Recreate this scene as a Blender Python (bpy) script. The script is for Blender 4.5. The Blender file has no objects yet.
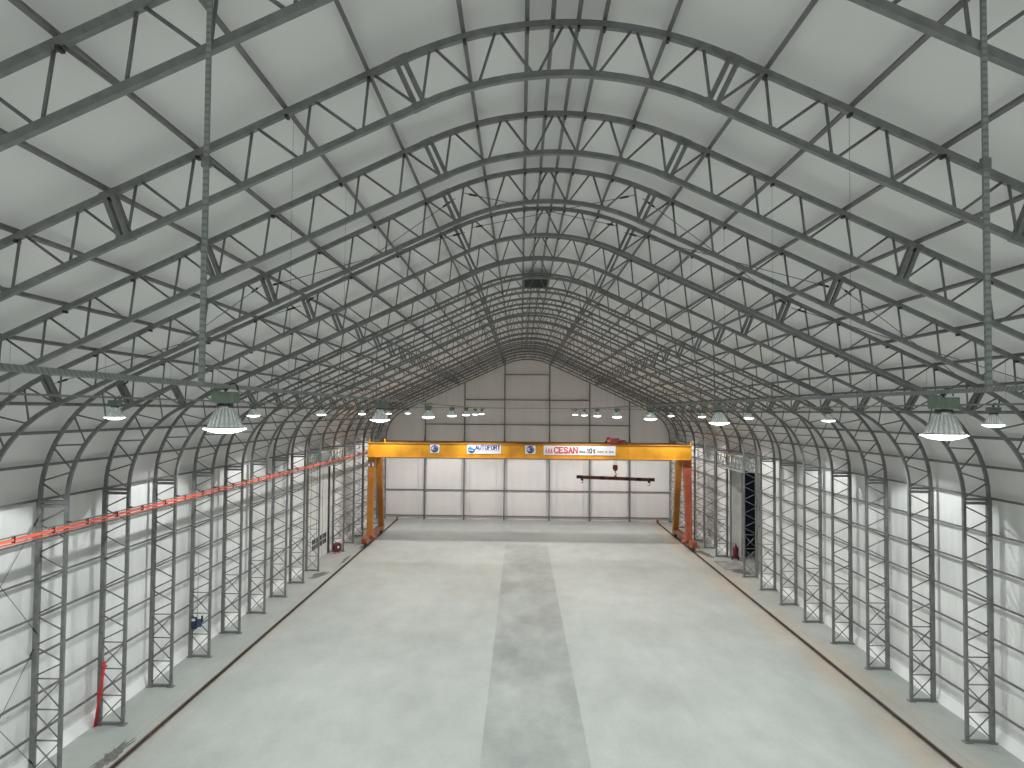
import bpy, math, random
from mathutils import Vector, Matrix
random.seed(4)
S = bpy.context.scene
COL = S.collection
PI = math.pi

# ------------------------------------------------------------------ helpers
class MB:
    """collects shapes, then links them as one mesh object"""
    def __init__(s): s.v = []; s.f = []; s.sm = []
    def add(s, vs, fs, smooth=False):
        n = len(s.v); s.v += [tuple(v) for v in vs]
        for f in fs: s.f.append(tuple(i + n for i in f)); s.sm.append(smooth)
        return s
    def box(s, x0, x1, y0, y1, z0, z1):
        vs = [(x, y, z) for z in (z0, z1) for y in (y0, y1) for x in (x0, x1)]
        return s.add(vs, [(0,2,3,1),(4,5,7,6),(0,1,5,4),(2,6,7,3),(0,4,6,2),(1,3,7,5)])
    def bar(s, a, b, w, h, ref=(0,1,0)):
        """rectangular bar from a to b; w measured along ref, h across"""
        a, b = Vector(a), Vector(b); d = (b - a).normalized(); r = Vector(ref)
        r = (r - d * r.dot(d)).normalized(); t = d.cross(r)
        vs = []
        for p in (a, b):
            for i, j in ((-1,-1),(1,-1),(1,1),(-1,1)): vs.append(p + r*(w/2*i) + t*(h/2*j))
        return s.add(vs, [(0,1,2,3),(7,6,5,4),(0,4,5,1),(1,5,6,2),(2,6,7,3),(3,7,4,0)])
    def tube(s, a, b, r, r2=None, n=8, caps=True, smooth=True):
        a, b = Vector(a), Vector(b); d = (b - a).normalized(); r2 = r if r2 is None else r2
        u = d.orthogonal().normalized(); w = d.cross(u); vs = []
        for p, q in ((a, r), (b, r2)):
            for i in range(n):
                t = 2*PI*i/n; vs.append(p + u*(q*math.cos(t)) + w*(q*math.sin(t)))
        s.add(vs, [(i, (i+1) % n, n+(i+1) % n, n+i) for i in range(n)], smooth)
        if caps:
            m = len(s.v) - 2*n
            s.f += [tuple(m+i for i in range(n-1,-1,-1)), tuple(m+n+i for i in range(n))]; s.sm += [False, False]
        return s
    def path(s, pts, r, n=6):
        for a, b in zip(pts, pts[1:]): s.tube(a, b, r, n=n)
        return s
    def lathe(s, prof, c=(0,0,0), n=24, smooth=True, axis='z'):
        k = len(prof); vs = []
        for i in range(n):
            t = 2*PI*i/n
            for r, z in prof:
                p = (r*math.cos(t), r*math.sin(t), z)
                if axis == 'x': p = (z, r*math.cos(t), r*math.sin(t))
                if axis == 'y': p = (r*math.sin(t), z, r*math.cos(t))
                vs.append((c[0]+p[0], c[1]+p[1], c[2]+p[2]))
        fs = [(i*k+j, ((i+1) % n)*k+j, ((i+1) % n)*k+j+1, i*k+j+1) for i in range(n) for j in range(k-1)]
        return s.add(vs, fs, smooth)
    def sweep(s, pts, wn, wy, yc=0.0, closed_ends=True):
        """rectangular section swept along an XZ polyline: wn in plane, wy along Y"""
        n = len(pts); vs = []
        for i, (x, z) in enumerate(pts):
            a = pts[max(i-1, 0)]; b = pts[min(i+1, n-1)]
            d = Vector((b[0]-a[0], b[1]-a[1])).normalized(); nx, nz = -d[1], d[0]
            for k, m in ((-1,-1),(1,-1),(1,1),(-1,1)): vs.append((x+nx*wn/2*k, yc+wy/2*m, z+nz*wn/2*k))
        fs = []
        for i in range(n-1):
            o = i*4
            for j in range(4): fs.append((o+j, o+(j+1) % 4, o+4+(j+1) % 4, o+4+j))
        fs += [(3,2,1,0), tuple((n-1)*4+j for j in range(4))]
        return s.add(vs, fs)
    def prism(s, poly, y0, y1):
        """XZ polygon extruded along Y"""
        n = len(poly); vs = [(x, y0, z) for x, z in poly] + [(x, y1, z) for x, z in poly]
        return s.add(vs, [tuple(range(n)), tuple(range(2*n-1, n-1, -1))] + [(i, n+i, n+(i+1) % n, (i+1) % n) for i in range(n)])
    def mesh(s, name, m):
        me = bpy.data.meshes.new(name); me.from_pydata(s.v, [], s.f)
        me.polygons.foreach_set('use_smooth', s.sm); me.materials.append(m); me.update()
        return me
    def build(s, name, m, parent=None):
        return link(name, s.mesh(name, m), parent)

def link(name, data, parent=None, loc=None):
    o = bpy.data.objects.new(name, data); COL.objects.link(o)
    if parent: o.parent = parent
    if loc: o.location = loc
    return o
def tag(o, label, cat, group=None, kind=None):
    o['label'] = label; o['category'] = cat
    if group: o['group'] = group
    if kind: o['kind'] = kind
    return o
def thing(name, label, cat, loc=(0,0,0), group=None):
    o = bpy.data.objects.new(name, None); COL.objects.link(o); o.location = loc
    return tag(o, label, cat, group)
def struct(o): o['kind'] = 'structure'; return o
KIDS = {}
def copy_tree(o, parent=None, skip=()):
    c = o.copy(); COL.objects.link(c)
    if parent: c.parent = parent
    for ch in o.children:
        if ch.name.split('.')[0] in skip: continue
        copy_tree(ch, c, skip)
    return c
ORD = ['nearest','second nearest','third nearest','fourth nearest','fifth nearest','sixth nearest','seventh nearest','eighth nearest','ninth nearest','tenth nearest','eleventh nearest','twelfth nearest','thirteenth nearest','fourteenth nearest','fifteenth nearest','sixteenth nearest','seventeenth nearest','eighteenth nearest','nineteenth nearest','farthest']

# ------------------------------------------------------------------ materials
def mat(name, col, rough=0.5, metal=0.0, nscale=0, namt=0.0, bump=0.0, bscale=0, emit=0, spec=None, stretch=None, detail=4):
    m = bpy.data.materials.new(name); m.use_nodes = True; nt = m.node_tree; N = nt.nodes; L = nt.links
    b = N['Principled BSDF']; b.inputs['Base Color'].default_value = (*col, 1)
    b.inputs['Roughness'].default_value = rough; b.inputs['Metallic'].default_value = metal
    if spec is not None: b.inputs['Specular IOR Level'].default_value = spec
    if emit: b.inputs['Emission Color'].default_value = (*col, 1); b.inputs['Emission Strength'].default_value = emit
    g = N.new('ShaderNodeNewGeometry'); src = g.outputs['Position']
    if stretch:
        mp = N.new('ShaderNodeMapping'); mp.inputs['Scale'].default_value = stretch; L.new(src, mp.inputs['Vector']); src = mp.outputs['Vector']
    if namt:
        t = N.new('ShaderNodeTexNoise'); t.inputs['Scale'].default_value = nscale; t.inputs['Detail'].default_value = detail; L.new(src, t.inputs['Vector'])
        mx = N.new('ShaderNodeMix'); mx.data_type = 'RGBA'
        mx.inputs['A'].default_value = (*[c*(1-namt) for c in col], 1); mx.inputs['B'].default_value = (*[min(1, c*(1+namt)) for c in col], 1)
        rp = N.new('ShaderNodeMapRange'); rp.inputs['From Min'].default_value = .3; rp.inputs['From Max'].default_value = .7
        L.new(t.outputs['Fac'], rp.inputs['Value']); L.new(rp.outputs['Result'], mx.inputs['Factor']); L.new(mx.outputs['Result'], b.inputs['Base Color'])
    if bump:
        t = N.new('ShaderNodeTexNoise'); t.inputs['Scale'].default_value = bscale; t.inputs['Detail'].default_value = 3; L.new(src, t.inputs['Vector'])
        bp = N.new('ShaderNodeBump'); bp.inputs['Strength'].default_value = bump; bp.inputs['Distance'].default_value = .1
        L.new(t.outputs['Fac'], bp.inputs['Height']); L.new(bp.outputs['Normal'], b.inputs['Normal'])
    return m

galv = mat('galvanised_steel', (.205,.213,.212), .55, .25, 5, .16)
galv_light = mat('bright_zinc', (.42,.46,.46), .45, .35, 8, .15)
brace_m = mat('galvanised_brace', (.19,.195,.195), .55, .25, 4, .15)
purlin_m = mat('purlin_steel', (.175,.172,.172), .6, .2, 3, .15)
membrane = mat('white_membrane', (.80,.79,.785), .62, 0, .35, .025, .12, 1.3, spec=.3)
wall_mem = mat('white_wall_membrane', (.80,.81,.80), .6, 0, 1.0, .05, .4, 1.0, spec=.3, stretch=(1,2.2,.35))
gable_mem = mat('white_gable_membrane', (.90,.885,.875), .62, 0, .7, .03, .18, 1.0, spec=.3, stretch=(2.2,1,.35))
skirt_m = mat('skirt_membrane', (.88,.89,.88), .5)
yellow = mat('crane_yellow', (.66,.305,.018), .42, 0, .8, .2, spec=.5)
orange = mat('crane_orange', (.42,.165,.02), .45, 0, 1.5, .15)
brick = mat('crane_brick_red', (.36,.085,.035), .5, 0, 1.5, .15)
carriage_m = mat('carriage_orange', (.33,.105,.05), .5, 0, 2, .2)
trolley_m = mat('hoist_red', (.13,.017,.02), .7, 0, 3, .2)
spread_m = mat('spreader_rust_red', (.20,.055,.03), .6, 0, 2, .35)
dark = mat('dark_iron', (.035,.03,.03), .5, .3)
blackp = mat('black_plastic', (.02,.02,.022), .5)
rail_m = mat('rusty_rail', (.075,.055,.045), .6, .3, 2, .3)
white_p = mat('white_sign', (.74,.74,.76), .5)
red_t = mat('sign_red', (.55,.03,.05), .5)
navy = mat('emblem_navy', (.035,.045,.22), .45)
blue = mat('logo_blue', (.04,.22,.55), .45)
grey_t = mat('sign_grey', (.22,.24,.28), .5)
ink = mat('sign_ink', (.05,.055,.08), .5)
bus_red = mat('busbar_red', (.80,.145,.085), .45, 0, 3, .12)
reel_red = mat('reel_red', (.20,.03,.04), .5)
pipe_red = mat('pipe_red', (.62,.03,.03), .45)
lampgreen = mat('ballast_green', (.17,.215,.175), .5, .1, 12, .1)
door_m = mat('door_white', (.72,.72,.70), .5, 0, 2, .04)
glass_dark = mat('dark_glass', (.03,.035,.04), .15)
reveal_m = mat('reveal_grey', (.80,.785,.75), .7, 0, .8, .12)
sheet_m = mat('cover_sheet', (.30,.29,.275), .8, 0, 1.5, .35)
damp = mat('damp_concrete', (.13,.125,.11), .6, 0, 4, .45)
elec_b = mat('electric_blue', (.012,.022,.06), .4)
rope_m = mat('steel_rope', (.12,.12,.12), .5, .5)
ground_m = mat('night_ground', (.05,.05,.05), .9)

# prismatic lamp reflector: clear acrylic with ribs, lit from within
def acrylic():
    m = bpy.data.materials.new('ribbed_acrylic'); m.use_nodes = True; nt = m.node_tree; N = nt.nodes; L = nt.links
    out = N['Material Output']; b = N['Principled BSDF']; b.inputs['Base Color'].default_value = (.17,.185,.178,1); b.inputs['Roughness'].default_value = .3
    tr = N.new('ShaderNodeBsdfTransparent'); tr.inputs['Color'].default_value = (.8,.84,.82,1)
    mx = N.new('ShaderNodeMixShader'); tc = N.new('ShaderNodeTexCoord'); sp = N.new('ShaderNodeSeparateXYZ'); at = N.new('ShaderNodeMath'); at.operation = 'ARCTAN2'
    L.new(tc.outputs['Object'], sp.inputs[0]); L.new(sp.outputs['X'], at.inputs[0]); L.new(sp.outputs['Y'], at.inputs[1])
    ml = N.new('ShaderNodeMath'); ml.operation = 'MULTIPLY'; ml.inputs[1].default_value = 22; L.new(at.outputs[0], ml.inputs[0])
    sn = N.new('ShaderNodeMath'); sn.operation = 'SINE'; L.new(ml.outputs[0], sn.inputs[0])
    mr = N.new('ShaderNodeMapRange'); mr.inputs['From Min'].default_value = -1; mr.inputs['To Min'].default_value = .15; mr.inputs['To Max'].default_value = .55
    L.new(sn.outputs[0], mr.inputs['Value']); L.new(mr.outputs['Result'], mx.inputs[0]); L.new(b.outputs[0], mx.inputs[1]); L.new(tr.outputs[0], mx.inputs[2]); L.new(mx.outputs[0], out.inputs['Surface'])
    return m
acr = acrylic()
glow = mat('lamp_glow', (1,1,1), .5, emit=9)

# perforated channel: row of slots along Z or Y
def perforated():
    m = mat('perforated_channel', (.34,.37,.37), .5, .3); nt = m.node_tree; N = nt.nodes; L = nt.links
    g = N.new('ShaderNodeNewGeometry'); sp = N.new('ShaderNodeSeparateXYZ'); L.new(g.outputs['Position'], sp.inputs[0])
    ad = N.new('ShaderNodeMath'); ad.operation = 'ADD'; L.new(sp.outputs['Z'], ad.inputs[0]); L.new(sp.outputs['Y'], ad.inputs[1])
    ml = N.new('ShaderNodeMath'); ml.operation = 'MULTIPLY'; ml.inputs[1].default_value = 2*PI/.08; L.new(ad.outputs[0], ml.inputs[0])
    sn = N.new('ShaderNodeMath'); sn.operation = 'SINE'; L.new(ml.outputs[0], sn.inputs[0])
    gt = N.new('ShaderNodeMath'); gt.operation = 'GREATER_THAN'; gt.inputs[1].default_value = .3; L.new(sn.outputs[0], gt.inputs[0])
    mx = N.new('ShaderNodeMix'); mx.data_type = 'RGBA'; mx.inputs['A'].default_value = (.30,.325,.32,1); mx.inputs['B'].default_value = (.215,.23,.228,1)
    L.new(gt.outputs[0], mx.inputs['Factor']); L.new(mx.outputs['Result'], N['Principled BSDF'].inputs['Base Color'])
    return m
perf = perforated()

# concrete floor: lengthwise pours, cloudy patches, seams
def floor_material():
    m = bpy.data.materials.new('concrete_floor'); m.use_nodes = True; nt = m.node_tree; N = nt.nodes; L = nt.links
    b = N['Principled BSDF']; b.inputs['Roughness'].default_value = .55; b.inputs['Specular IOR Level'].default_value = .35
    g = N.new('ShaderNodeNewGeometry'); sp = N.new('ShaderNodeSeparateXYZ'); L.new(g.outputs['Position'], sp.inputs[0])
    X, Y = sp.outputs['X'], sp.outputs['Y']
    def M(op, a, b_=None, c=None):
        n = N.new('ShaderNodeMath'); n.operation = op
        for i, q in enumerate((a, b_, c)):
            if q is None: continue
            if isinstance(q, (int, float)): n.inputs[i].default_value = q
            else: L.new(q, n.inputs[i])
        return n.outputs[0]
    def noise(scale, detail, st=(1,1,1), rough=.55):
        mp = N.new('ShaderNodeMapping'); mp.inputs['Scale'].default_value = st; L.new(g.outputs['Position'], mp.inputs['Vector'])
        t = N.new('ShaderNodeTexNoise'); t.inputs['Scale'].default_value = scale; t.inputs['Detail'].default_value = detail; t.inputs['Roughness'].default_value = rough
        L.new(mp.outputs[0], t.inputs['Vector']); return t.outputs['Fac']
    def band(v, lo, hi, soft=.08):
        a = N.new('ShaderNodeMapRange'); a.interpolation_type = 'SMOOTHSTEP'; a.inputs['From Min'].default_value = lo-soft; a.inputs['From Max'].default_value = lo+soft; L.new(v, a.inputs['Value'])
        c = N.new('ShaderNodeMapRange'); c.interpolation_type = 'SMOOTHSTEP'; c.inputs['From Min'].default_value = hi-soft; c.inputs['From Max'].default_value = hi+soft; c.inputs['To Min'].default_value = 1; c.inputs['To Max'].default_value = 0; L.new(v, c.inputs['Value'])
        return M('MULTIPLY', a.outputs['Result'], c.outputs['Result'])
    def line(v, at, w): return M('LESS_THAN', M('ABSOLUTE', M('SUBTRACT', v, at)), w)
    n1 = noise(.16, 5, (1,.7,1)); n2 = noise(.9, 6, (1,.45,1), .62); n3 = noise(7, 4)
    val = M('ADD', 1.0, M('MULTIPLY', M('SUBTRACT', n1, .5), .55))
    val = M('ADD', val, M('MULTIPLY', M('SUBTRACT', n2, .5), .42))
    val = M('ADD', val, M('MULTIPLY', M('SUBTRACT', n3, .5), .16))
    # centre pour, darker and cloudier
    c = M('MULTIPLY', band(X, -2.05, 1.75, .05), band(Y, -40, 69.5, 1.5)); cl = noise(.35, 6, (1,.5,1), .65)
    val = M('MULTIPLY', val, M('SUBTRACT', 1.0, M('MULTIPLY', c, M('ADD', .13, M('MULTIPLY', M('SUBTRACT', cl, .42), .9)))))
    # second tyre-marked lane left of the centre pour
    c2 = band(X, -6.2, -2.3, 1.2); ln = noise(.22, 5, (1,.5,1))
    val = M('MULTIPLY', val, M('SUBTRACT', 1.0, M('MULTIPLY', M('MULTIPLY', c2, band(Y, 30, 58, 8)), M('MULTIPLY', ln, .16))))
    # cross pours at the far end; the nearer also paints in crane beam shade
    for lo, hi, amt in ((70.5, 76.4, .05), (78.3, 81.8, .05)):
        val = M('MULTIPLY', val, M('SUBTRACT', 1.0, M('MULTIPLY', band(Y, lo, hi, .3), amt)))
    # seams
    for at, w, amt in ((-14.0,.03,.10), (-9.6,.02,.05), (-2.05,.035,-.05), (1.75,.03,-.04), (6.2,.02,.07), (14.0,.03,.12), (-14.75,.03,.10), (14.9,.03,.10)):
        val = M('MULTIPLY', val, M('SUBTRACT', 1.0, M('MULTIPLY', line(X, at, w), amt)))
    val = M('MULTIPLY', val, M('SUBTRACT', 1.0, M('MULTIPLY', band(M('ABSOLUTE', X), 14.8, 18, .1), .0)))
    col = N.new('ShaderNodeMix'); col.data_type = 'RGBA'; col.inputs['A'].default_value = (.36,.385,.365,1); col.inputs['B'].default_value = (.42,.36,.285,1)
    nb = noise(.5, 4, (1,.35,1))
    warm = M('MULTIPLY', band(X, 12.9, 15.3, .7), M('MULTIPLY', M('SUBTRACT', nb, .25), 2.4))
    warm2 = M('MULTIPLY', band(X, -14.8, -13.4, .4), M('MULTIPLY', M('SUBTRACT', nb, .35), .9))
    wf = M('MAXIMUM', M('MAXIMUM', warm, warm2), M('MULTIPLY', band(Y, 46, 68, 8), M('MULTIPLY', M('SUBTRACT', nb, .35), .9))); wf = M('MINIMUM', M('MAXIMUM', wf, 0), .8)
    L.new(wf, col.inputs['Factor'])
    vm = N.new('ShaderNodeVectorMath'); vm.operation = 'SCALE'; L.new(col.outputs['Result'], vm.inputs[0]); L.new(val, vm.inputs['Scale'])
    L.new(vm.outputs[0], b.inputs['Base Color'])
    bp = N.new('ShaderNodeBump'); bp.inputs['Strength'].default_value = .1; bp.inputs['Distance'].default_value = .02; L.new(n3, bp.inputs['Height']); L.new(bp.outputs['Normal'], b.inputs['Normal'])
    rr = N.new('ShaderNodeMapRange'); rr.inputs['To Min'].default_value = .42; rr.inputs['To Max'].default_value = .68; L.new(n1, rr.inputs['Value']); L.new(rr.outputs['Result'], b.inputs['Roughness'])
    return m
floor_m = floor_material()

# ------------------------------------------------------------------ hall geometry (metres)
Y1, STEP = 28.995, 4.0
def fy(k): return Y1 + STEP*k
K0, K1 = -5, 14
WI, WO, ZC = 15.743, 16.649, 8.915          # inner and outer chord of the columns, top of the columns
SL = math.atan((18.075-12.874)/(14.083-2.88))
# outer chord
RO_C = 2.88/math.sin(SL); RO_E = (14.083, 12.874)
def arc(cx, cz, r, a0, a1, n): return [(cx+r*math.sin(a0+(a1-a0)*i/n), cz+r*math.cos(a0+(a1-a0)*i/n)) for i in range(n+1)]
CZO = 18.075-RO_C*math.cos(SL)
crown_o = arc(0, CZO, RO_C, -SL, SL, 16)
RI_C = 2.505/math.sin(SL); CZI = 17.281-RI_C*math.cos(SL)
crown_i = arc(0, CZI, RI_C, -SL, SL, 16)
def eave_curve(x0, z0, x1, z1, n=12):
    # starts along the rafter slope, ends vertical: cubic Hermite
    L_ = math.hypot(x1-x0, z1-z0)*1.08; t0 = (math.cos(SL)*L_, -math.sin(SL)*L_); t1 = (0, -L_); out = []
    for i in range(n+1):
        t = i/n; h1 = 2*t**3-3*t**2+1; h2 = t**3-2*t**2+t; h3 = -2*t**3+3*t**2; h4 = t**3-t**2
        out.append((h1*x0+h2*t0[0]+h3*x1+h4*t1[0], h1*z0+h2*t0[1]+h3*z1+h4*t1[1]))
    return out
eave_o = eave_curve(14.083, 12.874, WO, ZC)
eave_i = eave_curve(13.665, 12.113, WI, ZC)
MO, MI = (7.9386, 15.7287), (7.6262, 14.9528)
def lerp(a, b, t): return (a[0]+(b[0]-a[0])*t, a[1]+(b[1]-a[1])*t)
def along(pts, t):
    ls = [math.dist(a, b) for a, b in zip(pts, pts[1:])]; d = t*sum(ls)
    for (a, b), l in zip(zip(pts, pts[1:]), ls):
        if d <= l+1e-9: return lerp(a, b, d/l)
        d -= l
    return pts[-1]
def mir(p, s): return (s*p[0], p[1])

# ------------------------------------------------------------------ one arch frame, copied down the hall
CH = .115
def brace(name, a, b, parent, r=.027):
    return MB().tube((a[0], 0, a[1]), (b[0], 0, b[1]), r, n=6).build(name, brace_m, parent)
def web(po, pi, halves, parent, start_inner=True):
    """Warren zigzag between two chords: halves members, inner and outer nodes in turn"""
    for i in range(halves):
        t0, t1 = i/halves, (i+1)/halves; inn0 = (i % 2 == 0) == start_inner
        g = .05/halves
        a = along(pi if inn0 else po, min(1, t0+g)); b = along(po if inn0 else pi, max(0, t1-g))
        brace('diagonal_brace', a, b, parent)
def section(name, po, pi, parent):
    return MB().sweep(po, CH, CH).sweep(pi, CH*.95, CH).build(name, galv, parent)
def joint(o, i, parent):
    """two channels side by side where the truss sections are bolted together"""
    d = Vector((i[0]-o[0], i[1]-o[1])).normalized(); n = (-d[1]*.075, d[0]*.075); mb = MB()
    for s in (-1, 1):
        mb.bar((o[0]+n[0]*s, 0, o[1]+n[1]*s), (i[0]+n[0]*s, 0, i[1]+n[1]*s), .15, .085)
    mb.bar((o[0]-n[0]*2, 0, o[1]-n[1]*2), (o[0]+n[0]*2, 0, o[1]+n[1]*2), .14, .125)
    mb.bar((i[0]-n[0]*2, 0, i[1]-n[1]*2), (i[0]+n[0]*2, 0, i[1]+n[1]*2), .14, .12)
    return mb.build('joint_strut', galv, parent)
PURL = [.22,.66,1.75,3.4,4.83,6.38,7.95,9.55,11.1,12.65]     # purlins on the rafters, by |X|
def outer_z(x):
    x = abs(x)
    if x < 2.88: return CZO+math.sqrt(RO_C**2-x*x)
    return 18.075-math.tan(SL)*(x-2.88)

def make_frame(columns=True, plain=False):
    root = bpy.data.objects.new('arch_frame', None); COL.objects.link(root)
    c = section('crown_section', crown_o, crown_i, root); web(crown_o, crown_i, 10, c)
    for s in (-1, 1):
        A = [mir(crown_o[-1], s), mir(MO, s)]; B = [mir(crown_i[-1], s), mir(MI, s)]
        r = section('rafter_section', A, B, root); web(A, B, 10, r)
        A = [mir(MO, s), mir(RO_E, s)]; B = [mir(MI, s), mir(eave_i[0], s)]
        r = section('rafter_section', A, B, root); web(A, B, 12, r)
        A = [mir(p, s) for p in eave_o]; B = [mir(p, s) for p in eave_i]
        e = section('eave_section', A, B, root); web(A, B, 8, e)
        joint(mir(crown_o[-1], s), mir(crown_i[-1], s), root)
        joint(mir(MO, s), mir(MI, s), root); joint(mir(RO_E, s), mir(eave_i[0], s), root)
        # dark cleats that carry the purlins
        for x in PURL:
            z = outer_z(x) - .075
            MB().box(s*x-.028, s*x+.028, -.07, .07, z-.03, z+.025).build('purlin_cleat', dark, root)
        if columns: column(s, root)
    return root
def column(s, root):
    mb = MB()
    mb.box(s*WO-.08, s*WO+.08, -.075, .075, 0.04, ZC); mb.box(s*WI-.055, s*WI+.055, -.06, .06, 0.04, ZC)
    col = mb.build('column', galv, root)
    MB().bar((s*(WI-.02), 0, ZC-.16), (s*(WO+.02), 0, ZC-.16), .16, .10).bar((s*(WI-.02), 0, ZC-.02), (s*(WO+.02), 0, ZC-.02), .16, .09).build('cap_plate', galv, col)
    MB().box(s*WO-.14, s*WO+.14, -.14, .14, 0, .04).box(s*WI-.13, s*WI+.13, -.14, .14, 0, .04).bar((s*WI, 0, .07), (s*WO, 0, .07), .11, .09).build('base_plate', galv, col)
    zs = [.10, 1.10, 2.10, 3.10]
    for a, b in zip(zs, zs[1:]):
        brace('cross_brace', (s*WI, a+.02), (s*WO, b-.04), col, .024); brace('cross_brace', (s*WO, a+.02), (s*WI, b-.04), col, .024)
        brace('horizontal_brace', (s*WI, b), (s*WO, b), col, .026)
    n = 11; z0, z1 = ZC-.24, 3.14
    for i in range(n):
        a = z0+(z1-z0)*i/n; b = z0+(z1-z0)*(i+1)/n
        xa, xb = (WI, WO) if i % 2 == 0 else (WO, WI)
        brace('diagonal_brace', (s*xa, a-.03), (s*xb, b+.03), col)
    return col

first = make_frame()
G_FR = 'lattice arch frames of the hall'
frames = []
DOORK = 8
for k in range(K0, K1+1):
    f = first if k == K0 else copy_tree(first, None, ('column',) if k == DOORK else ())
    f.location = (0, fy(k), 0); i = k-K0
    extra = {7: 'columns on the near side of the two side doors', 9: 'columns on the far side of the two side doors',
             8: 'its curves end on the door headers without columns', 14: 'standing against the far gable wall',
             0: 'with the red pipe at its left column foot', 2: 'with the blue socket box on its left column'}.get(k)
    if k == 8: lab = 'galvanised lattice arch frame without columns, its curves ending on the two door headers'
    elif k == 14: lab = 'galvanised lattice arch frame standing against the far gable wall'
    elif extra: lab = 'galvanised lattice arch frame, %s, %s' % (ORD[i], extra)
    else: lab = 'galvanised lattice arch frame across the hall, %s of the twenty' % ORD[i]
    tag(f, lab, 'arch frame', G_FR)
    frames.append(f)

# ------------------------------------------------------------------ purlins and girts (each runs the length of the hall)
YA, YB = -2.0, fy(K1)+.15
OFF = .12                                   # centre of the purlin above the chord centre
def long_bar(name, x, z, label, cat, grp, y0=YA, y1=YB, w=.07, h=.08, m=purlin_m, nrm=(0,1)):
    d = Vector((nrm[0], 0, nrm[1])).normalized()
    o = MB().bar((0, 0, 0), (0, y1-y0, 0), w, h, ref=(d[2], 0, -d[0])).build(name, m); o.location = (x, y0, z)
    return tag(o, label, cat, grp)
NTH = ['first','second','third','fourth','fifth','sixth','seventh','eighth','ninth','tenth','eleventh']
for s, side in ((-1, 'left'), (1, 'right')):
    for i, x in enumerate(PURL):
        if x < 2.88: n = Vector((x, math.sqrt(RO_C**2-x*x))).normalized()
        else: n = Vector((math.sin(SL), math.cos(SL)))
        lab = 'long grey roof purlin beside the ridge line, on its %s' % side if i == 0 else 'long grey roof purlin, %s from the ridge on the %s slope' % (NTH[i], side)
        long_bar('roof_purlin', s*(x+n[0]*OFF), outer_z(x)+n[1]*OFF, lab, 'purlin', 'roof purlins on the %s slope' % side, nrm=(s*n[0], n[1]))
    for t, nm in ((.0, 'at the upper end of the eave curve'), (.30, 'high on the eave curve'), (.53, 'in the middle of the eave curve'), (.765, 'low on the eave curve'), (1.0, 'at the column tops')):
        p = along(eave_o, t); q = along(eave_o, min(1, t+.02)); r = along(eave_o, max(0, t-.02)); d = Vector((q[0]-r[0], q[1]-r[1])).normalized(); n = (-d[1], d[0])
        if n[0] < 0: n = (-n[0], -n[1])
        long_bar('eave_purlin', s*(p[0]+n[0]*OFF), p[1]+n[1]*OFF, 'long grey purlin on the %s side, %s' % (side, nm), 'purlin', 'eave purlins on the %s side' % side, nrm=(s*n[0], n[1]))
    GZ = [7.60, 6.32, 5.04, 3.77, 2.48, 1.15]
    gn = ['topmost', 'second from the top', 'third from the top', 'third from the bottom', 'second from the bottom', 'lowest']
    for z, nm in zip(GZ, gn):
        for y0, y1, wh in ((YA, fy(7)+.05, 'before the side door'), (fy(9)-.05, YB, 'beyond the side door')):
            long_bar('wall_girt', s*(WO+.12), z, 'grey %s wall girt %s, %s' % (side, wh, nm), 'girt', 'wall girts on the %s wall' % side, y0, y1, w=.055, h=.08, nrm=(s, 0))

# ------------------------------------------------------------------ setting: membrane, floor, gables
MEM = .30
prof = []
def off_pts(pts, o):
    out = []
    for i, p in enumerate(pts):
        a = pts[max(i-1, 0)]; b = pts[min(i+1, len(pts)-1)]; d = Vector((b[0]-a[0], b[1]-a[1])).normalized(); out.append((p[0]-d[1]*o, p[1]+d[0]*o))
    return out
half = [p for p in crown_o if p[0] >= -1e-6] + [lerp(crown_o[-1], RO_E, t/6) for t in range(1, 6)] + eave_o[0:]
half_o = off_pts(half, MEM); half_o[0] = (0, half_o[0][1]); half_o[-1] = (WO+MEM, ZC)
FRONT, BACK = -14.0, fy(K1)+.42
def sheet(name, pts, y0, y1, m, th=.012, n=None):
    mb = MB(); k = len(pts); vs = []
    ys = [y0, y1]
    for y in ys: vs += [(x, y, z) for x, z in pts]
    out = off_pts(pts, th); out = [(a, b) for a, b in out]
    for y in ys: vs += [(x, y, z) for x, z in out]
    fs = []
    for i in range(k-1):
        fs += [(i, i+1, k+i+1, k+i), (2*k+i, 3*k+i, 3*k+i+1, 2*k+i+1)]
    fs += [(0, k, 3*k, 2*k), (k-1, 3*k-1, 4*k-1, 2*k-1)]
    mb.add(vs, fs, True); return mb.build(name, m)
full = [(-x, z) for x, z in reversed(half_o)] + half_o[1:]
struct(sheet('ceiling', full, FRONT, BACK, membrane))
XW = WO+MEM
DY0, DY1, DZ = fy(7)+.12, fy(9)-.12, 7.55
for s, nm in ((-1, 'wall_left'), (1, 'wall_right')):
    mb = MB(); a, b = sorted((s*XW, s*(XW+.02)))
    mb.box(a, b, FRONT, DY0, 0, ZC+.01).box(a, b, DY1, BACK, 0, ZC+.01).box(a, b, DY0, DY1, DZ, ZC+.01)
    struct(mb.build(nm, wall_mem))
    mb = MB()
    for y0, y1 in ((FRONT, DY0), (DY1, BACK)):
        x0, x1 = s*(XW-.01), s*(XW-.16)
        mb.add([(x0, y0, .46), (x1, y0, 0.005), (x1, y1, 0.005), (x0, y1, .46), (x0+s*.012, y0, .46), (x1+s*.012, y0, 0.005), (x1+s*.012, y1, 0.005), (x0+s*.012, y1, .46)],
               [(0,1,2,3), (7,6,5,4), (0,4,5,1), (3,2,6,7), (0,3,7,4), (1,5,6,2)])
    struct(mb.build('baseboard_left' if s < 0 else 'baseboard_right', skirt_m))
def gable(name, y0, y1):
    poly = [(-XW, 0)] + full + [(XW, 0)]
    return struct(MB().prism(poly, y0, y1).build(name, gable_mem))
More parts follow.
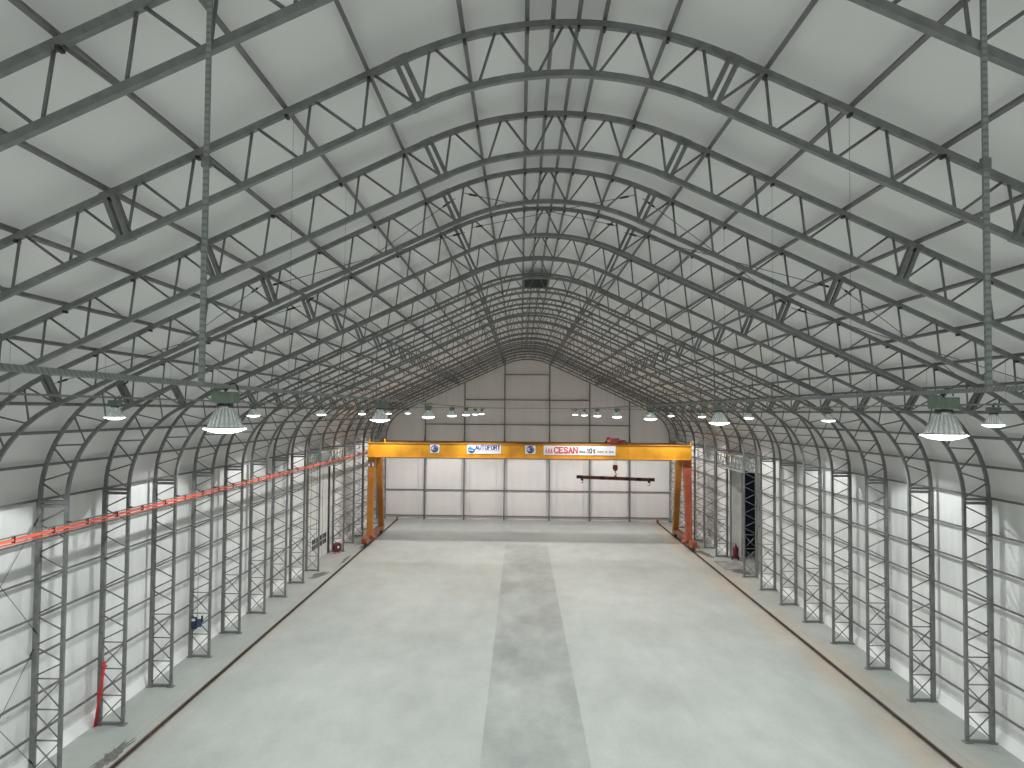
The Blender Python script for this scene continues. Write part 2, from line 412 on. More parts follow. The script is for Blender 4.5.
gable('wall_back', BACK, BACK+.03); gable('wall_front', FRONT-.03, FRONT)
struct(MB().box(-XW-6, XW+6, FRONT-4, BACK+4, -.3, 0).build('floor', floor_m))
S.world = bpy.data.worlds.new('night'); S.world.use_nodes = True
S.world.node_tree.nodes['Background'].inputs[0].default_value = (.004,.005,.008,1)

# far gable: lattice uprights, rails
GY = fy(K1)+.12
def inner_z(x):
    x = abs(x)
    return CZI+math.sqrt(max(0, RI_C**2-x*x)) if x < 2.505 else 17.281-(17.281-12.113)/(13.665-2.505)*(x-2.505)
for x, nm in ((-11.37, 'leftmost'), (-6.98, 'second from the left'), (-2.52, 'third from the left'), (2.48, 'third from the right'), (6.92, 'second from the right'), (11.33, 'rightmost')):
    t = thing('gable_post', 'grey lattice wall post on the far gable, %s of six' % nm, 'post', (x, GY+.10, 0), 'posts of the far gable wall')
    h = inner_z(x)-.02
    MB().box(-.065, .065, -.05, .05, 0, h).build('wall_chord', galv, t)
    MB().box(-.06, .06, -.58, -.50, 0, 8.9).bar((0, -.54, 8.9), (0, 0, 9.6), .10, .08, ref=(1,0,0)).build('front_chord', galv, t)
    n = 16
    for i in range(n):
        a, b = .1+8.6*i/n, .1+8.6*(i+1)/n; ya, yb = (0, -.54) if i % 2 else (-.54, 0)
        MB().tube((0, ya, a), (0, yb, b), .024, n=5).build('diagonal_brace', brace_m, t)
posts = [-15.7, -11.37, -6.98, -2.52, 2.48, 6.92, 11.33, 15.7]
for z, nm in ((.38,'lowest'), (3.23,'second from the floor'), (6.80,'just under the crane beam height'), (10.54,'above the crane beam'), (13.31,'second from the top'), (16.14,'topmost, in the centre bay')):
    xm = 15.7 if z < 10 else (11.37 if z < 12 else (6.98 if z < 14 else 2.5))
    o = MB().box(-xm, xm, 0, .06, z-.05, z+.05).build('gable_rail', purlin_m); o.location = (0, GY+.16, 0)
    tag(o, 'horizontal grey rail on the far gable wall, %s' % nm, 'rail', 'rails of the far gable wall')
o = MB().tube((-12.3, 0, 0), (12.4, 0, 0), .022, n=6).build('cross_conduit', galv); o.location = (0, 84.0, 12.38); tag(o, 'thin grey conduit crossing the hall just before the far gable', 'conduit')
# ridge vent grating between two frames
t = thing('ridge_vent', 'dark louvred vent panel at the ridge of the roof', 'vent', (0, fy(2)+.35, 18.67))
MB().box(-.62,-.56,0,3.2,-.03,.06).box(.56,.62,0,3.2,-.03,.06).box(-.62,.62,0,.06,-.03,.06).box(-.62,.62,3.14,3.2,-.03,.06).build('vent_frame', dark, t)
mb = MB()
for i in range(15): mb.bar((-.57, .2+i*.2, .01), (.57, .2+i*.2, .01), .15, .012, ref=(0,.8,.5))
mb.build('louvre', mat('vent_grey', (.11,.115,.105), .6, .2), t)

# bracing rods in the braced bay (roof and walls)
def rod(a, b, label):
    m = MB().tube((0,0,0), Vector(b)-Vector(a), .011, n=5); v = (Vector(b)-Vector(a)).normalized(); L_ = (Vector(b)-Vector(a)).length
    o = m.build('bracing_rod', rope_m); o.location = a
    for q in (.35, L_-.35): MB().tube(v*(q-.13), v*(q+.13), .03, n=6).build('turnbuckle', dark, o)
    return tag(o, label, 'bracing rod', 'bracing rods of the braced bay')
ya, yb = fy(-2)+.1, fy(-1)-.1
for s, side in ((-1, 'left'), (1, 'right')):
    for (pa, pb, nm) in (((2.6, 17.95), (7.9, 15.5), 'on the upper roof slope'), ((8.0, 15.5), (14.0, 12.7), 'on the lower roof slope')):
        rod((s*pa[0], ya, pa[1]), (s*pb[0], yb, pb[1]), 'thin steel bracing rod %s, %s, falling away from the camera' % (nm, side))
        rod((s*pb[0], ya, pb[1]-.06), (s*pa[0], yb, pa[1]-.06), 'thin steel bracing rod %s, %s, rising away from the camera' % (nm, side))
    for (za, zb, nm) in ((.3, 4.3, 'low'), (4.5, 8.5, 'high')):
        rod((s*(WO-.1), ya, za), (s*(WO-.1), yb, zb), 'thin bracing rod %s on the %s wall, rising away from the camera' % (nm, side))
        rod((s*(WO-.16), ya, zb), (s*(WO-.16), yb, za), 'thin bracing rod %s on the %s wall, falling away from the camera' % (nm, side))
rod((-2.4, ya, 18.1), (2.4, yb, 18.1), 'thin bracing rod at the ridge running away to the right')
rod((2.4, ya, 18.04), (-2.4, yb, 18.04), 'thin bracing rod at the ridge running away to the left')

# ------------------------------------------------------------------ side doors
def header(s, side):
    t = thing('door_header', 'bright zinc lattice header over the %s side door' % side, 'header beam', (s*16.2, fy(7)+.2, 0), 'headers over the side doors')
    y1 = fy(9)-fy(7)-.4; z0, z1 = 7.66, 8.80
    for nm, x in (('front_truss', -s*.38), ('rear_truss', s*.38)):
        m = MB(); m.box(x-.05, x+.05, 0, y1, z0-.06, z0+.06).box(x-.05, x+.05, 0, y1, z1-.06, z1+.06)
        tr = m.build(nm, galv_light, t)
        for i in range(14):
            a, b = y1*i/14, y1*(i+1)/14; za, zb = (z0, z1) if i % 2 else (z1, z0)
            MB().bar((x, a, za), (x, b, zb), .05, .06, ref=(1,0,0)).build('lattice_brace', galv_light, tr)
    for q in (z0, z1):
        for i in range(5): MB().box(-.38, .38, y1*i/4-.03, y1*i/4+.03, q-.03, q+.03).build('cross_tie', galv_light, t)
    return t
header(-1, 'left'); header(1, 'right')
# left door: closed, white panels with two rows of small windows
d = MB()
x = -XW+.02
d.box(x-.03, x+.03, DY0, DY1-.8, .02, DZ)
door = struct(d.build('door_1', door_m))
for i in range(5):
    y = DY0+(DY1-.8-DY0)*i/4; MB().box(x+.03, x+.06, y-.03, y+.03, .02, DZ).build('door_stile', galv_light, door)
for z in (1.01, 1.47):
    for i in range(4):
        y = 59.35+i*1.12
        f = MB().box(x+.03, x+.05, y, y+.95, z, z+.38).build('door_window', glass_dark, door)
        MB().box(x+.05, x+.055, y+.46, y+.49, z, z+.38).build('glazing_bar', door_m, f)
struct(MB().box(x-.05, x+.14, DY1-.8, DY1-.55, 0, DZ+.02).build('trim_1', dark))
struct(MB().box(x-.03, x+.05, DY1-.55, DY1+.02, 0, DZ+.02).build('trim_2', door_m))
# right door: open, its reveal seen beyond the opening, night outside
struct(MB().box(XW-.05, XW+.9, DY1-.06, DY1+.12, 0, DZ+.3).build('door_2', reveal_m))
struct(MB().box(XW-.02, XW+.9, DY0-.14, DY0-.02, 0, DZ+.3).build('trim_3', reveal_m))
struct(MB().box(XW-.02, XW+.9, DY0-.14, DY1+.12, DZ+.0, DZ+.12).build('trim_4', reveal_m))
struct(MB().box(XW+.82, XW+.94, DY1-.3, DY1-.06, 0, DZ).build('trim_5', galv_light))
for k_, (n_, yy) in enumerate((('trim_6', DY0-.02), ('trim_7', DY1-.1))):
    struct(MB().box(XW-.12, XW+.02, yy, yy+.14, 0, DZ).build(n_, galv_light))

# ------------------------------------------------------------------ lamp rails, hangers, high-bay lamps
RAILS = [(-12.35, 'outer left'), (-4.72, 'inner left'), (4.82, 'inner right'), (12.35, 'outer right')]
ZR = 12.31
for x, nm in RAILS:
    o = MB().box(-.03, .03, 0, fy(K1)+1, -.028, .028).build('lamp_rail', perf); o.location = (x, -1.2, ZR)
    tag(o, 'thin galvanised lamp rail running down the hall, %s of the four' % nm, 'lamp rail', 'lamp rails along the hall')
for x, nm, k in ((-4.50, 'left', -5), (4.62, 'right', -5)):
    z1 = outer_z(x)-.02
    t = thing('perforated_hanger', 'perforated channel hanger dropping from the nearest frame to the inner %s lamp rail' % nm, 'hanger', (x, fy(k)-.10, ZR), 'channel hangers near the camera')
    h = z1-ZR
    MB().box(-.032, .032, -.02, .02, -.03, h*.53).build('lower_channel', perf, t)
    MB().box(-.030, .030, -.018, .018, h*.52, h+.02).build('upper_channel', perf, t)
    MB().box(-.05, .05, -.035, .035, h*.515, h*.54).build('splice_plate', galv, t)
i = 0
for x, nm in RAILS:
    xs = 4.83 if abs(x) < 6 else 12.65
    for k in range(-4, 14):
        z1 = outer_z(x)-.06
        o = MB().tube((0,0,0), (0,0,z1-ZR), .003, n=4).build('suspension_wire', rope_m); o.location = (x, fy(k), ZR)
        tag(o, 'thin wire holding the %s lamp rail under the %s frame' % (nm, ORD[k-K0]), 'wire', 'suspension wires of the %s lamp rail' % nm)

def make_lamp():
    t = thing('highbay_lamp', 'lamp', 'lamp')
    # origin at the reflector rim, z = 0
    MB().lathe([(.105,.285),(.13,.26),(.165,.20),(.20,.12),(.225,.055),(.235,.02)], n=40).build('reflector', acr, t)
    MB().lathe([(.236,.030),(.262,.018),(.262,.010),(.236,.012)], n=40).build('rim', mat('rim_clear', (.30,.32,.31), .3), t)
    mb = MB(); n = 40
    mb.lathe([(.001,-.062),(.10,-.056),(.19,-.036),(.25,-.012),(.280,0),(.280,.008),(.001,.008)], n=n)
    mb.build('lens', glow, t)
    MB().lathe([(.0,.29),(.085,.29),(.095,.305),(.095,.335),(.085,.345)], n=16).box(-.09,.09,-.06,.06,.285,.345).build('heat_sink', blackp, t)
    mb = MB().box(-.155,.155,-.10,.10,.35,.50)
    for i in range(9): mb.box(-.15+i*.036,-.138+i*.036,-.106,.106,.355,.49)
    mb.build('ballast_box', lampgreen, t)
    MB().box(-.012,.012,-.012,.012,.50,.54).box(-.03,.03,-.02,.02,.525,.545).build('mounting_hook', dark, t)
    pts = [(.05+.075*math.cos(a)+.03, .05, .52+.10*math.sin(a)) for a in [PI*i/8 for i in range(9)]]
    MB().path(pts, .009).build('power_cable', blackp, t)
    return t
lamp0 = make_lamp(); used = False; bulbs = []
LY = [10.2+11.35*i for i in range(7)]
YINN = [-12.5, -1.15] + LY
ld = {}
def lamp_light(warm):
    key = round(warm, 2)
    if key not in ld:
        l = bpy.data.lights.new('lamp_bulb', 'SPOT'); l.energy = POWER; l.spot_size = math.radians(129); l.spot_blend = .16; l.shadow_soft_size = .16
        c0 = (.965, 1.0, .99); c1 = (1.0, .95, .93)
        l.energy *= 1+.16*max(0, warm-.6)/.4; l.color = tuple(a+(b-a)*warm for a, b in zip(c0, c1)); ld[key] = l
    return ld[key]
POWER = 1830
inner_names = ['nearest', 'second nearest', 'third nearest', 'fourth nearest', 'third farthest', 'second farthest', 'farthest']
for x, nm in RAILS:
    for j, y in enumerate(YINN):
        t = lamp0 if not used else copy_tree(lamp0); used = True
        t.location = (x, y, ZR-.03-.545); 
        side = 'left' if x < 0 else 'right'
        if y < 5: lab = 'glowing high-bay lamp behind the camera on the %s lamp rail, %s' % (nm, 'nearer' if y > -5 else 'farther'); grp = 'lamps behind the camera'
        elif abs(x) > 6 and j == 2: lab = 'glowing high-bay lamp just outside the view on the %s lamp rail' % nm; grp = 'high-bay lamps on the %s rail' % nm
        else:
            q = j-2; names = inner_names
            if abs(x) > 6: names = [None, 'nearest', 'second nearest', 'third nearest', 'third farthest', 'second farthest', 'farthest']
            lab = 'glowing high-bay lamp hanging in the %s row, %s of its row in view' % (nm, names[q]); grp = 'high-bay lamps on the %s rail' % nm
        tag(t, lab, 'lamp', grp)
        w = max(0, min(1, (y-25)/50))
        bulbs.append((t, w))

for t, w in bulbs:
    link('bulb', lamp_light(round(w, 1)), t, (0, 0, -.09))

# ------------------------------------------------------------------ crane rails on the floor
for s, side in ((-1, 'left'), (1, 'right')):
    t = thing('crane_rail', 'dark rusty crane rail in the floor along the %s side' % side, 'rail', (s*14.25, 0, 0), 'floor rails of the gantry crane')
    MB().box(-.07, .07, 4, 84.3, .0, .02).box(-.015,.015,4,84.3,.02,.07).box(-.04,.04,4,84.3,.07,.11).build('rail_steel', rail_m, t)
    MB().box(-.12, -.07, 4, 84.3, .0, .012).box(.07, .12, 4, 84.3, .0, .012).build('grout_strip', mat('grout', (.30,.26,.21), .8, 0, 3, .25), t)
    MB().box(-.09,.09,84.1,84.35,.0,.42).box(-.06,.06,83.9,84.1,.2,.36).build('end_stop', carriage_m, t)

# ------------------------------------------------------------------ gantry crane
GYF, GYR, BX = 68.65, 72.2, 14.45
crane = thing('gantry_crane', 'yellow gantry crane with white sign boards spanning the hall', 'crane', (0, 70.5, 0))
def P(y): return y-70.5
ZB0, ZB1 = 7.84, 9.12
for yc, m in ((GYF, yellow), (GYR, yellow)):
    mb = MB().box(-BX, BX, P(yc)-.33, P(yc)+.33, ZB0+.03, ZB1-.03).box(-BX-.03, BX+.03, P(yc)-.40, P(yc)+.40, ZB1-.03, ZB1).box(-BX-.03, BX+.03, P(yc)-.40, P(yc)+.40, ZB0, ZB0+.03)
    for i in range(13): mb.box(-BX+.3+i*2.3, -BX+.32+i*2.3, P(yc)-.345, P(yc)+.345, ZB0+.03, ZB1-.03)
    g = mb.build('main_girder', m, crane)
    MB().box(-BX+.3, BX-.3, P(yc)-.03, P(yc)+.03, ZB1, ZB1+.06).build('trolley_rail', rail_m, g)
for s in (-1, 1):
    MB().box(*sorted((s*(BX-.62), s*(BX+.02))), P(GYF)+.4, P(GYR)-.4, ZB0+.05, ZB1-.1).build('end_tie', yellow, crane)
# legs: splayed A-frames, front pair and rear pair
def leg(s, y0, y1, m):
    mb = MB(); x = s*14.12; w = .31
    vs = []
    for (yy, z, ww, wy) in ((y1, .94, .24, .22), (y0, ZB0, .32 if y0 < 70 else .27, .34)):
        for i, j in ((-1,-1),(1,-1),(1,1),(-1,1)): vs.append((x+ww*i, P(yy)+wy*j, z))
    mb.add(vs, [(3,2,1,0),(4,5,6,7),(0,1,5,4),(1,2,6,5),(2,3,7,6),(3,0,4,7)])
    mb.box(x-.36, x+.36, P(y0)-.40, P(y0)+.40, ZB0-.05, ZB0)
    mb.box(x-.30, x+.30, P(y1)-.30, P(y1)+.30, .90, .96)
    return mb.build('leg', m, crane)
leg(-1, 68.9, 68.1, orange); leg(-1, 72.2, 73.9, orange)
rl = leg(1, 68.9, 68.1, brick); leg(1, 72.2, 73.9, orange)
# ladder on the right front leg
mb = MB()
lx = 14.12+.40
mb.bar((lx+.0, P(68.5), 1.2), (lx, P(68.75), 7.8), .035, .035); mb.bar((lx+.36, P(68.5), 1.2), (lx+.36, P(68.75), 7.8), .035, .035)
for i in range(20): z = 1.4+i*.32; mb.tube((lx, P(68.52)+.012*i, z), (lx+.36, P(68.52)+.012*i, z), .02, n=5)
mb.build('ladder', carriage_m, crane)
for s in (-1, 1):
    x = s*14.3
    c = MB().box(x-.20, x+.20, P(67.2), P(74.9), .48, .92).box(x-.24, x+.24, P(66.75), P(67.9), .34, .90).box(x-.22, x+.22, P(74.1), P(75.3), .34, .90).build('end_carriage', carriage_m, crane)
    for y in (67.0, 67.75, 74.3, 75.05):
        MB().lathe([(.0,-.08),(.20,-.08),(.27,-.07),(.27,-.05),(.235,-.045),(.235,.045),(.27,.05),(.27,.07),(.20,.08),(.0,.08)], (s*14.25, P(y), .345), 20, axis='x').build('wheel', dark, c)
    MB().box(x-.20, x+.20, P(66.45), P(66.75), .50, .85).build('buffer', carriage_m, c)
    MB().tube((x-s*.3, P(67.9), .72), (x-s*.85, P(67.9), .72), .14, n=12).build('drive_motor', carriage_m, c)
# small safety post on the girder ends
for x in (-14.3, -12.9, 14.35): MB().box(x-.04, x+.04, P(GYF)-.3, P(GYF)-.22, ZB1, ZB1+.34).build('rail_post', yellow, crane)
MB().bar((-15.15, P(GYF), 8.1), (-14.4, P(GYF), 8.1), .06, .06).box(-15.35, -15.15, P(GYF)-.1, P(GYF)+.1, 8.02, 8.18).build('current_collector', galv, crane)
# cabinet label plate on the left front leg
o = MB().box(-14.40, -13.88, P(68.5)-.02, P(68.5), 6.65, 7.35).build('control_box', white_p, crane)
MB().box(-14.22, -14.06, P(68.5)-.03, P(68.5)-.02, 6.70, 7.30).build('front_strip', navy, o)

YS = P(GYF)-.335
GLY = {'A':[[(0,0),(.5,1),(1,0)],[(.2,.36),(.8,.36)]],'U':[[(0,1),(0,.2),(.25,0),(.75,0),(1,.2),(1,1)]],'T':[[(0,1),(1,1)],[(.5,1),(.5,0)]],
 'O':[[(.25,0),(0,.25),(0,.75),(.25,1),(.75,1),(1,.75),(1,.25),(.75,0),(.25,0)]],'F':[[(0,0),(0,1),(1,1)],[(0,.52),(.8,.52)]],'R':[[(0,0),(0,1),(.8,1),(1,.78),(.8,.5),(0,.5)],[(.5,.5),(1,0)]],
 'C':[[(1,.8),(.75,1),(.25,1),(0,.75),(0,.25),(.25,0),(.75,0),(1,.2)]],'E':[[(1,1),(0,1),(0,0),(1,0)],[(0,.52),(.75,.52)]],
 'S':[[(1,.82),(.75,1),(.25,1),(0,.78),(.2,.55),(.8,.45),(1,.22),(.75,0),(.25,0),(0,.18)]],'N':[[(0,0),(0,1),(1,0),(1,1)]],'M':[[(0,0),(0,1),(.5,.4),(1,1),(1,0)]],
 'X':[[(0,0),(1,1)],[(0,1),(1,0)]],':':[[(.4,.15),(.4,.3)],[(.4,.65),(.4,.8)]],'1':[[(.25,.8),(.6,1),(.6,0)]],'0':[[(.25,0),(0,.25),(0,.75),(.25,1),(.75,1),(1,.75),(1,.25),(.75,0),(.25,0)]],
 't':[[(.45,.9),(.45,.12),(.65,0),(.85,.05)],[(.15,.66),(.8,.66)]]}
SERIF = {'A':[(0,0),(1,0)],'E':[(0,0),(0,1)],'N':[(0,0),(0,1),(1,1)]}
def strokes(word, x, z, h, w, th, m, parent, gap, serif=False):
    """signboard lettering, one raised mesh per letter"""
    for ch in word:
        mb = MB(); k = 0
        for line in GLY[ch]:
            for a, b_ in zip(line, line[1:]):
                k += 1
                p = Vector((x+a[0]*w, YS-.026-.0004*k, z+a[1]*h)); q = Vector((x+b_[0]*w, YS-.026-.0004*k, z+b_[1]*h)); e = (q-p).normalized()*th*.35
                mb.bar(p-e, q+e, .012, th)
        if serif:
            for a in SERIF.get(ch, []): mb.bar((x+a[0]*w-th*1.0, YS-.027, z+a[1]*h), (x+a[0]*w+th*1.0, YS-.027, z+a[1]*h), .012, th*.45)
        mb.build('letter', m, parent); x += w+gap+(.06 if ch == '0' else 0)
def board(name, x0, x1, z0, z1):
    return MB().box(x0, x1, YS-.02, YS, z0, z1).build(name, white_p, crane)
def disc(x, z, r, m, parent, name, y=-.026, r0=0):
    return MB().lathe([(r0,0),(r,0),(r,.005),(r0,.005)], (x, YS+y, z), 28, axis='y').build(name, m, parent)
# two square emblem boards
for x0, x1 in ((-8.83, -7.99), (-.32, .60)):
    b = board('emblem_board', x0, x1, 8.25, 9.02); cx = (x0+x1)/2; cz = 8.635
    disc(cx, cz, .34, navy, b, 'emblem_disc')
    mb = MB()
    mb.lathe([(.20,0),(.24,0),(.24,.004),(.20,.004)], (cx, YS-.031, cz), 24, axis='y')
    mb.build('emblem_ring', grey_t, b)
    MB().box(cx-.30, cx-.08, YS-.034, YS-.030, cz-.02, cz+.03).box(cx-.24, cx-.02, YS-.034, YS-.030, cz+.07, cz+.11).box(cx-.24, cx+.02, YS-.034, YS-.030, cz-.12, cz-.08).build('emblem_bars', white_p, b)
# AUTOFORT board
b = board('sign_board', -5.52, -2.46, 8.22, 9.04)
disc(-5.10, 8.60, .33, blue, b, 'logo_disc')
MB().prism([(-5.20,8.93),(-4.98,8.70),(-4.80,8.66),(-4.88,8.86)], YS-.034, YS-.028).prism([(-5.40,8.62),(-5.0,8.50),(-4.80,8.56),(-5.0,8.45),(-5.32,8.50)], YS-.034, YS-.028).build('logo_swoosh', white_p, b)
strokes('AUTOFORT', -4.74, 8.62, .33, .20, .085, navy, b, .08)
mb = MB()
for i in range(26):
    if i % 7 == 5: continue
    mb.box(-4.72+i*.083, -4.665+i*.083, YS-.025, YS-.02, 8.49, 8.53)
mb.build('fine_print', grey_t, b)
# CESAN board
b = board('sign_board', 1.32, 7.72, 8.18, 9.02)
mb = MB()
for i, (px, w) in enumerate(((1.50,.13),(1.72,.16),(1.96,.13))): mb.prism([(px, 8.50),(px+w, 8.50),(px+w/2, 8.86)], YS-.026, YS-.02)
mb.box(1.46, 2.14, YS-.026, YS-.02, 8.42, 8.47).box(1.50, 2.10, YS-.026, YS-.02, 8.33, 8.38)
mb.build('logo_mark', red_t, b)
strokes('CESAN', 2.30, 8.38, .48, .31, .10, red_t, b, .115, True)
strokes('MAX:', 4.52, 8.40, .18, .12, .05, ink, b, .06)
strokes('10t', 5.16, 8.40, .36, .19, .085, ink, b, .06)
mb = MB()
for x0, n in ((6.10, 5), (6.78, 2), (7.12, 4)):
    for i in range(n): mb.box(x0+i*.115, x0+.08+i*.115, YS-.025, YS-.02, 8.42, 8.57)
mb.build('fine_print', grey_t, b)

# hoist trolley, hook block, spreader beam
tr = thing('hoist_trolley', 'dark red hoist trolley riding on top of the crane beam', 'hoist', (8.0, 70.4, ZB1+.06))
MB().box(-.75, .80, -2.1, -1.6, .0, .14).box(-.75,.80, 1.6, 2.1, .0, .14).box(-.7,-.5,-1.8,1.8,.02,.2).box(.6,.8,-1.8,1.8,.02,.2).build('trolley_frame', trolley_m, tr)
MB().tube((-.55,-1.7,.30), (-.55,1.2,.30), .22, n=16).build('rope_drum', trolley_m, tr)
MB().tube((-1.0,-1.7,.22), (-.30,-1.7,.22), .19, n=14).box(-.62,.05,-1.95,-1.45,.14,.52).build('hoist_motor', trolley_m, tr)
MB().box(.18,.62,-1.95,-1.5,.14,.36).build('gear_box', trolley_m, tr)
for x, y in ((-.55,-1.75),(.7,-1.75),(-.55,1.8),(.7,1.8)): MB().tube((x, y-.05, .06), (x, y+.05, .06), .10, n=12).build('wheel', dark, tr)
mb = MB()
for dx in (-.12,-.05,.05,.12): mb.tube((dx-.05, 0, -2.02), (dx*1.2-.05, 0, .28), .011, n=4)
mb.build('hoist_rope', rope_m, tr)
hk = thing('hook_block', 'dark red hook block hanging on ropes above the spreader beam', 'hook', (7.95, 70.4, 6.20))
MB().prism([(-.20,1.0),(-.22,.66),(-.10,.46),(.10,.46),(.22,.66),(.20,1.0)], -.14, .14).build('sheave_housing', spread_m, hk)
MB().tube((-.01,-.16,.80), (-.01,.16,.80), .06, n=10).build('sheave_axle', dark, hk)
pts = [(0,0,.46),(0,0,.26)] + [(.10*math.sin(a), 0, .14+.12*math.cos(a)) for a in [PI*i/7*1.35 for i in range(8)]]
MB().path(pts, .035).build('hook', dark, hk)
sb = thing('spreader_beam', 'rust-red lifting spreader beam hanging under the crane by one hook', 'lifting beam', (7.97, 70.4, 5.98))
sb.rotation_euler = (0, math.radians(1.6), 0)
MB().box(-3.2, 3.2, -.12, .12, -.15, -.10).box(-3.2, 3.2, -.12, .12, .10, .15).box(-3.2, 3.2, -.03, .03, -.10, .10).build('beam', spread_m, sb)
for s in (-1, 1):
    MB().box(*sorted((s*3.0, s*3.55)), -.14, .14, -.13, .16).build('end_clamp', dark, sb)
    e = MB().box(s*3.05-.11, s*3.05+.11, -.1, .1, -.30, -.13).build('hook_bracket', dark, sb)
    pts = [(s*3.05+.10*math.sin(a), 0, -.42+.12*math.cos(a)) for a in [PI*i/7*1.4 for i in range(8)]]
    MB().tube((s*3.05, 0, -.30), (s*3.05, 0, -.2), .03).path(pts, .026).build('end_hook', dark, sb)
for x in (-1.2, 1.1, 2.1): MB().box(x-.22, x+.22, -.125, .125, -.155, .155).build('stiffener_plate', dark, sb)
MB().prism([(-.16,.15),(.16,.15),(.05,.24),(-.05,.24)], -.03, .03).tube((0,-.05,.24), (0,.05,.24), .07, n=12).build('lifting_lug', brick, sb)

# ------------------------------------------------------------------ red conductor line down the left columns
bus = thing('conductor_rail', 'bright red conductor line running along the left columns to the crane', 'conductor line', (-15.55, 0, 8.17))
MB().bar((0, 4, .0), (0, 82, -.21), .045, .085, ref=(1,0,0)).build('red_conductor', bus_red, bus)
MB().bar((-.05, 4, -.12), (-.05, 82, -.33), .03, .04, ref=(1,0,0)).build('lower_conductor', bus_red, bus)
MB().bar((0, 4, .10), (0, 82, -.11), .05, .035, ref=(1,0,0)).build('carrier_track', galv, bus)
for i in range(41):
    y = 5+i*1.9; z = -.18*(y-4)/64.6
    MB().box(-.06, .04, y-.02, y+.02, z-.08, z+.12).build('clip', dark, bus)
for k in range(K0, 10):
    if k == 8: continue
    y = fy(k); z = -.18*(y-4)/64.6
    MB().bar((.02, y-.08, z+.13), (-.13, y-.08, z+.13), .05, .05).build('bracket', dark, bus)

# ------------------------------------------------------------------ small things along the walls
t = thing('cable_guard_pipe', 'red pipe standing against the foot of a left column', 'pipe', (-WO-.02, fy(0)-.16, 0))
MB().tube((-.02,-.05,0), (.26,-.02,2.42), .055, n=12).build('pipe', pipe_red, t)
MB().box(.05,.20,-.11,.07,1.2,1.26).box(.16,.32,-.11,.07,2.2,2.26).build('clamp', pipe_red, t)
t = thing('socket_box', 'dark blue electric socket box mounted on a left column', 'electric box', (-16.42, fy(2)-.12, 1.72))
MB().box(-.13,.10,-.12,.04,-.33,.22).build('housing', elec_b, t)
MB().box(.14,.34,-.10,.04,-.22,.14).build('socket_panel', mat('socket_blue', (.035,.06,.14), .4), t)
MB().box(-.10,.07,-.13,-.12,.06,.18).build('label_plate', white_p, t)
MB().tube((.12,0,.10), (.12,0,3.2), .018, n=6).build('conduit', galv_light, t)
MB().box(.34,.40,-.08,.02,.0,.30).build('switch_handle', blackp, t)
t = thing('hose_reel', 'red hose reel standing by the left wall beyond the side door', 'hose reel', (-16.05, 64.1, 0)); t.rotation_euler = (0, 0, math.radians(58)); t.scale = (.9,.9,.9)
MB().lathe([(.30,-.14),(.46,-.14),(.46,-.11),(.30,-.11)], (0,0,.58), 28, axis='y').lathe([(.30,.14),(.46,.14),(.46,.11),(.30,.11)], (0,0,.58), 28, axis='y').build('reel_flange', reel_red, t)
MB().lathe([(.10,-.11),(.36,-.11),(.36,.11),(.10,.11)], (0,0,.58), 28, axis='y').build('wound_hose', blackp, t)
MB().bar((-.32,-.1,0), (0,-.1,.58), .04, .04).bar((.32,-.1,0), (0,-.1,.58), .04, .04).bar((-.32,.1,0), (0,.1,.58), .04, .04).bar((.32,.1,0), (0,.1,.58), .04, .04).build('stand', pipe_red, t)
MB().lathe([(.0,-.16),(.13,-.16),(.13,-.12)], (0,0,.58), 20, axis='y').build('hub', white_p, t)
t = thing('extinguisher_trolley', 'dark red wheeled fire extinguisher in the right doorway', 'fire extinguisher', (16.95, 63.6, 0))
MB().lathe([(.0,.12),(.17,.13),(.21,.20),(.21,.92),(.17,1.04),(.07,1.10),(.05,1.18),(0,1.18)], n=20).build('cylinder', mat('extinguisher_red', (.15,.012,.022), .5), t)
for s in (-1, 1): MB().lathe([(0,-.03),(.17,-.03),(.17,.03),(0,.03)], (s*.25, .12, .17), 18, axis='x').build('wheel', blackp, t)
MB().path([(-.16,.12,.2),(-.16,.20,1.05),(-.14,.30,1.28),(.14,.30,1.28),(.16,.20,1.05),(.16,.12,.2)], .016).build('push_handle', dark, t)
MB().path([(.05,-.03,1.15),(.2,-.15,1.0),(.24,-.16,.6),(.18,-.18,.4)], .02).build('hose', blackp, t)
MB().box(-.06,.06,-.05,.05,1.15,1.25).build('valve', dark, t)

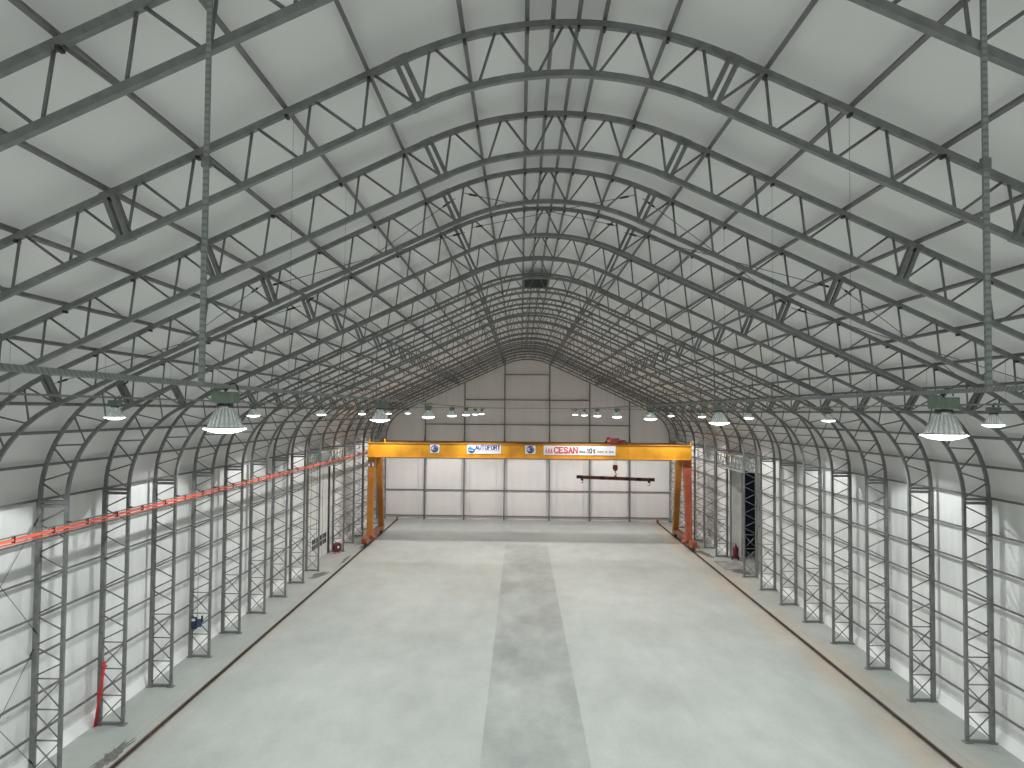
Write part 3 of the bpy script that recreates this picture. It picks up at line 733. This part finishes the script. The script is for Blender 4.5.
def blob(cx, cy, rx, ry, n, seed, z, name, m, label, cat, jag=.35, skew=0):
    r = random.Random(seed); pts = []
    for i in range(n):
        a = 2*PI*i/n; q = 1-jag*r.random(); u, v = rx*q*math.cos(a), ry*q*math.sin(a); pts.append((u+skew*v, v))
    vs = [(x, y, z) for x, y in pts]+[(x*1.01, y*1.01, 0) for x, y in pts]
    o = MB().add(vs, [tuple(range(n))]+[(i, n+i, n+(i+1) % n, (i+1) % n) for i in range(n)]).build(name, m); o.location = (cx, cy, .001)
    return tag(o, label, cat)
blob(-14.78, 26.3, .33, 2.0, 44, 3, .003, 'damp_stain', damp, 'dark damp patch on the concrete beside the left crane rail, nearest the camera', 'stain', .6, -.02)
blob(-15.3, 55.6, .55, 1.7, 34, 8, .003, 'damp_stain', damp, 'dark damp patch on the floor in front of the left side door', 'stain', .6, .15)
blob(-14.75, 61.6, .20, 2.3, 34, 9, .003, 'damp_stain', damp, 'narrow dark damp patch beside the left crane rail short of the crane', 'stain', .6)
o = MB().box(-.85,.85,-1.7,1.7,0,.06).build('floor_plate', sheet_m); o.location = (15.9, 61.3, 0); tag(o, 'grey low plate lying on the floor inside the right doorway', 'floor plate')
blob(16.1, 58.9, .75, 1.0, 30, 12, .02, 'rubble_strip', damp, 'dark strip of debris on the floor before the right side door', 'debris', .5, -.2)
blob(15.1, 66.2, .4, 2.0, 30, 14, .02, 'rubble_strip', damp, 'dark strip of debris on the floor beside the right crane leg', 'debris', .5, -.1)

# ------------------------------------------------------------------ camera (fitted to the photograph)
F, PXO = 763.49, -13.592
pitch, yaw, roll = .0361, -.0296, .0084
cp, sp_, cy, sy, cr, sr = math.cos(pitch), math.sin(pitch), math.cos(yaw), math.sin(yaw), math.cos(roll), math.sin(roll)
fw = Vector((sy*cp, cy*cp, sp_)); rt = Vector((cy, -sy, 0)); up = rt.cross(fw)
r2 = rt*cr+up*sr; u2 = -rt*sr+up*cr
cam = bpy.data.cameras.new('camera'); co = bpy.data.objects.new('camera', cam); COL.objects.link(co)
M_ = Matrix((r2, u2, -fw)).transposed().to_4x4(); M_.translation = Vector((-.7311, 0, 12.0)); co.matrix_world = M_
cam.sensor_width = 36; cam.lens = F/1024*36; cam.shift_x = -PXO/1024; cam.clip_start = .1; cam.clip_end = 400
S.camera = co
S.view_settings.view_transform = 'Standard'; S.view_settings.look = 'None'; S.view_settings.gamma = 1; S.view_settings.use_curve_mapping = False
S.view_settings.exposure = 0.0
